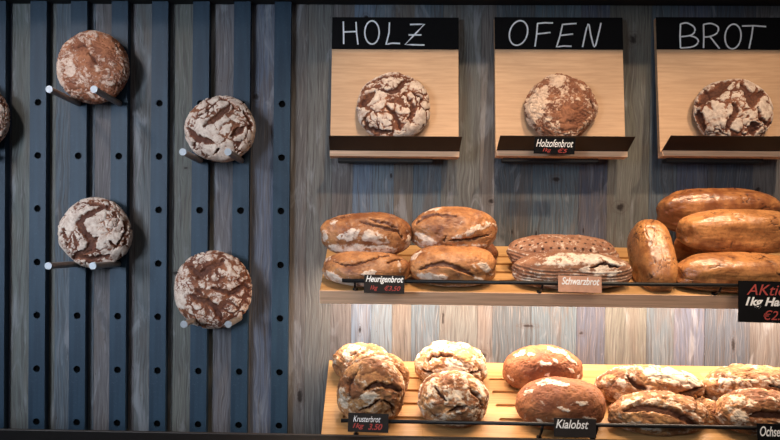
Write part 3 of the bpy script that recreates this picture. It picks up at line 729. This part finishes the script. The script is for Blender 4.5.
sloaf(low, (415, 341, 487, 385), 'pale rustic loaf standing at the back, second from the left', M['rustic'], 44, 'rustic', .095, group=G4, flour=.66, name='round_loaf', strokes=[
    ('c', 1.8, [(425, 358), (430, 353), (441, 351), (450, 352)]), ('c', 1.6, [(419, 367), (435, 372)]), ('b', 4, [(461, 350), (468, 357)]), ('f', 6, [(438, 362), (465, 362)]), ('f', 4, [(430, 345), (445, 344)]), ('c', 1.4, [(462, 371), (480, 367)]), ('b', 3, [(430, 362), (445, 360)])])
sloaf(low, (417, 374, 488, 426), 'white floured round loaf with swirling cuts, front row, second from the left', M['rustic'], 45, 'rustic', .10, group=G4, flour=.64, tonebias=.15, name='round_loaf', strokes=[
    ('c', 1.8, [(433, 383), (437, 389), (443, 395)]), ('c', 2.4, [(446, 406), (455, 401), (463, 401)]), ('c', 1.6, [(425, 407), (430, 411), (438, 416)]), ('c', 1.5, [(467, 383), (476, 391), (480, 401)]), ('f', 4, [(450, 385), (458, 390)])])
sloaf(low, (503, 345, 583, 389), 'red brown oval loaf with flecks of flour along its top, back row in the middle', M['redbrown'], 46, 'tan', .085, group=G4, flour=.05, lump=.02, strokes=[
    ('f', 1.8, [(512, 355), (522, 351), (530, 352)]), ('f', 2, [(532, 359), (545, 361)]), ('f', 1.6, [(548, 355), (552, 360)]), ('f', 2.4, [(545, 347), (560, 351), (572, 361)]), ('f', 1.4, [(507, 374), (512, 381)]), ('f', 1.4, [(576, 372), (572, 378)]), ('f', 1.2, [(538, 371), (544, 370)]), ('f', 1.5, [(560, 364), (568, 368)])])
sloaf(low, (516, 379, 606, 427), 'smooth red brown oval loaf with faint flour, front row in the middle', M['redbrown'], 47, 'tan', .095, group=G4, flour=.10, lump=.015, tonebias=.05, strokes=[
    ('f', 1.8, [(535, 383), (550, 380), (565, 382)]), ('f', 2.2, [(568, 396), (580, 398)]), ('f', 1.8, [(551, 401), (560, 404)]), ('f', 1.8, [(532, 414), (540, 421)]), ('f', 1, [(522, 394), (530, 388)]), ('f', 1.4, [(575, 410), (590, 414)])])
sloaf(low, (596, 364, 702, 405), 'long rustic loaf heaped with white flour, back row right of the middle', M['rustic'], 48, 'rustic', .08, group=G4, flour=.5, tonebias=.1, strokes=[
    ('c', 2.6, [(622, 374), (630, 383), (638, 384)]), ('c', 2.4, [(637, 391), (662, 393), (685, 387), (699, 384)]), ('f', 6, [(614, 376), (616, 388)]), ('f', 8, [(640, 371), (660, 371), (680, 376), (692, 381)]), ('b', 3, [(640, 387), (665, 389), (690, 384)]), ('b', 4, [(600, 385), (602, 392)])])
sloaf(low, (690, 398, 724, 428), 'end of a rustic loaf showing between two larger front loaves at the right', M['rustic'], 52, 'rustic', .06, Y=-.29, group=G4, flour=.3, tonebias=.2)
sloaf(low, (607, 394, 708, 433), 'rustic loaf split by a wide dark arched tear, front row right of the middle', M['rustic'], 49, 'rustic', .08, group=G4, flour=.36, tonebias=.1, strokes=[
    ('c', 4.4, [(618, 408), (635, 402), (658, 404), (676, 413), (691, 423)]), ('f', 2.6, [(611, 403), (640, 396.5), (670, 400), (695, 414)]), ('b', 4, [(632, 411), (655, 414), (670, 420)]), ('f', 4, [(618, 420), (650, 422)])])
sloaf(low, (701, 364, 800, 406), 'long rustic loaf banded with white flour, back row at the right edge', M['rustic'], 50, 'rustic', .08, group=G4, flour=.40, tonebias=.1, strokes=[
    ('f', 4.5, [(705, 378), (725, 376), (745, 377)]), ('f', 3.5, [(709, 388), (725, 389)]), ('c', 1.4, [(755, 380), (768, 382), (780, 387)]), ('f', 4, [(750, 374), (765, 378), (780, 383)]), ('c', 1.2, [(728, 391), (740, 383)]), ('b', 3, [(706, 370), (725, 367), (740, 370)])])
sloaf(low, (714, 393, 806, 436), 'rustic loaf with white floured shoulder, front row at the right edge behind the label', M['rustic'], 51, 'rustic', .08, group=G4, flour=.42, tonebias=.2, strokes=[
    ('f', 7, [(722, 405), (731, 412), (727, 422)]), ('f', 4.5, [(728, 399), (745, 398)]), ('c', 4.6, [(740, 411), (757, 409), (780, 412)]), ('f', 4.5, [(768, 396), (785, 401)]), ('b', 4, [(753, 400), (757, 404)])])

# ------------------------------------------------------------------ labels
def text_part(s, parent, mat, x, z, h, w_, y=-.0022, shear=.30, bold=.0, name='lettering'):
    cu = bpy.data.curves.new(name, 'FONT'); cu.body = s; cu.size = 1.0; cu.shear = shear; cu.extrude = .012; cu.offset = bold
    cu.align_x = 'LEFT'
    tmp = bpy.data.objects.new('tmp', cu); COL.objects.link(tmp); bpy.context.view_layer.update()
    me = bpy.data.meshes.new_from_object(tmp.evaluated_get(bpy.context.evaluated_depsgraph_get())); bpy.data.objects.remove(tmp)
    co = np.zeros(len(me.vertices) * 3, np.float32); me.vertices.foreach_get('co', co); co = co.reshape(-1, 3)
    mn, mx = co.min(0), co.max(0)
    sx_ = w_ / (mx[0] - mn[0]); sz_ = h / (mx[1] - mn[1])
    out = np.stack([x + (co[:, 0] - mn[0]) * sx_, y - (co[:, 2]) * .05, z + (co[:, 1] - mn[1]) * sz_], -1)
    me.vertices.foreach_set('co', out.astype(np.float32).ravel()); me.update(); me.materials.clear(); me.materials.append(mat)
    o = bpy.data.objects.new(name, me); COL.objects.link(o); o.parent = parent
    return o
def price_label(box_, Y, label, card, texts, tilt=-8, clip=True):
    x0, y0, x1, y1 = box_; cx, cy = (x0 + x1) / 2, (y0 + y1) / 2
    m_ = mpp(cx, cy, Y); W_ = (x1 - x0) * m_; H = (y1 - y0) * m_
    t = empty('price_label', at(cx, cy, Y), (R(tilt), R(.9), 0)); tag(t, label, 'label', 'price labels on rails and boards')
    bm = bmesh.new(); box(bm, (-W_ / 2, -.002, -H / 2), (W_ / 2, .001, H / 2), .0006); link('card', bm, card, t)
    if clip:
        for sx_ in (-.3, .3):
            bm = bmesh.new(); box(bm, (sx_ * W_ - .004, .001, -H * .15), (sx_ * W_ + .004, .006, H * .3), .0005); link('clip', bm, M['black_metal'], t)
    for (s, mt, a, b_, c, d, bd) in texts:      # a..b across, c..d up, as shares of the card
        text_part(s, t, mt, -W_ / 2 + a * W_, -H / 2 + c * H, (d - c) * H, (b_ - a) * W_, bold=bd)
    return t
YR = mid['Yr'] - .0145
price_label((364, 275, 404.5, 293.5), YR, 'small black label chalked Heurigenbrot with red price, on the upper rail', M['slate'],
            [('Heurigenbrot', M['whitepen'], .04, .97, .50, .95, .02), ('1kg', M['redpen'], .16, .34, .12, .42, .01), ('€3,50', M['redpen'], .50, .90, .12, .42, .01)])
price_label((558, 276, 601.5, 292.5), YR, 'small tan label with white writing on the upper rail before the long rye loaf', M['tan_card'],
            [('Schwarzbrot', M['whitepen'], .08, .95, .45, .92, .02)])
price_label((738, 281, 797, 323), YR, 'large black label with red and white writing at the right end of the upper rail', M['chalkboard'],
            [('AKtion', M['redpen'], .14, .95, .66, .92, 0), ('1kg Haus\'', M['whitepen'], .12, .95, .34, .62, .03), ('€2.50', M['redpen'], .42, .95, .07, .30, 0)], tilt=-3)
YR = low['Yr'] - .0145
price_label((348, 413.5, 388.5, 432), YR, 'small black label chalked Krusterbrot with red price, at the left of the lower rail', M['slate'],
            [('Krusterbrot', M['chalk'], .13, .80, .54, .86, .0), ('1kg', M['redpen'], .12, .40, .14, .46, .02), ('3.50', M['redpen'], .50, .85, .14, .46, .02)])
price_label((554, 418.5, 596, 437), YR, 'small dark label with white writing in the middle of the lower rail', M['slate'],
            [('Kialobst', M['whitepen'], .04, .82, .45, .92, .01)])
price_label((757, 424, 800, 442), YR, 'small black label with white writing at the right end of the lower rail', M['chalkboard'],
            [('Ochsenbrot', M['whitepen'], .06, .96, .30, .85, .01)])
price_label((534, 137.5, 575, 154), -.187, 'small black label chalked Holzofenbrot clipped to the front lip of the OFEN board', M['chalkboard'],
            [('Holzofenbrot', M['whitepen'], .05, .95, .42, .88, .0), ('1kg', M['redpen'], .22, .42, .08, .34, .0), ('€5', M['redpen'], .58, .82, .08, .34, .0)], tilt=8)

# LED strip under the upper shelf lights the lower one
th = mid['th']
def led():
    t = empty('light_strip', (0, 0, 0)); tag(t, 'thin warm light strip fixed under the upper bread shelf', 'light strip')
    y0 = -.20; z = surf_z(mid, y0) - .048 / math.cos(th) - .008
    q = NT('warm_led', .5); q.b.inputs['Emission Color'].default_value = (1, .78, .58, 1); q.b.inputs['Emission Strength'].default_value = 6
    t.location = (.8, y0, z)
    t.rotation_euler = (th, 0, 0)
    bm = bmesh.new(); box(bm, (-.95, -.010, -.001), (1.1, .010, .006)); link('housing', bm, M['black_metal'], t)
    bm = bmesh.new(); box(bm, (-.95, -.006, -.003), (1.1, .006, -.001)); link('diffuser', bm, q.m, t)
    L_ = area('light_strip_glow', (.87, y0, z - .006), (.87, y0 + .35, z - 1), 2.0, .02, 27, (1.0, .78, .60))
led()
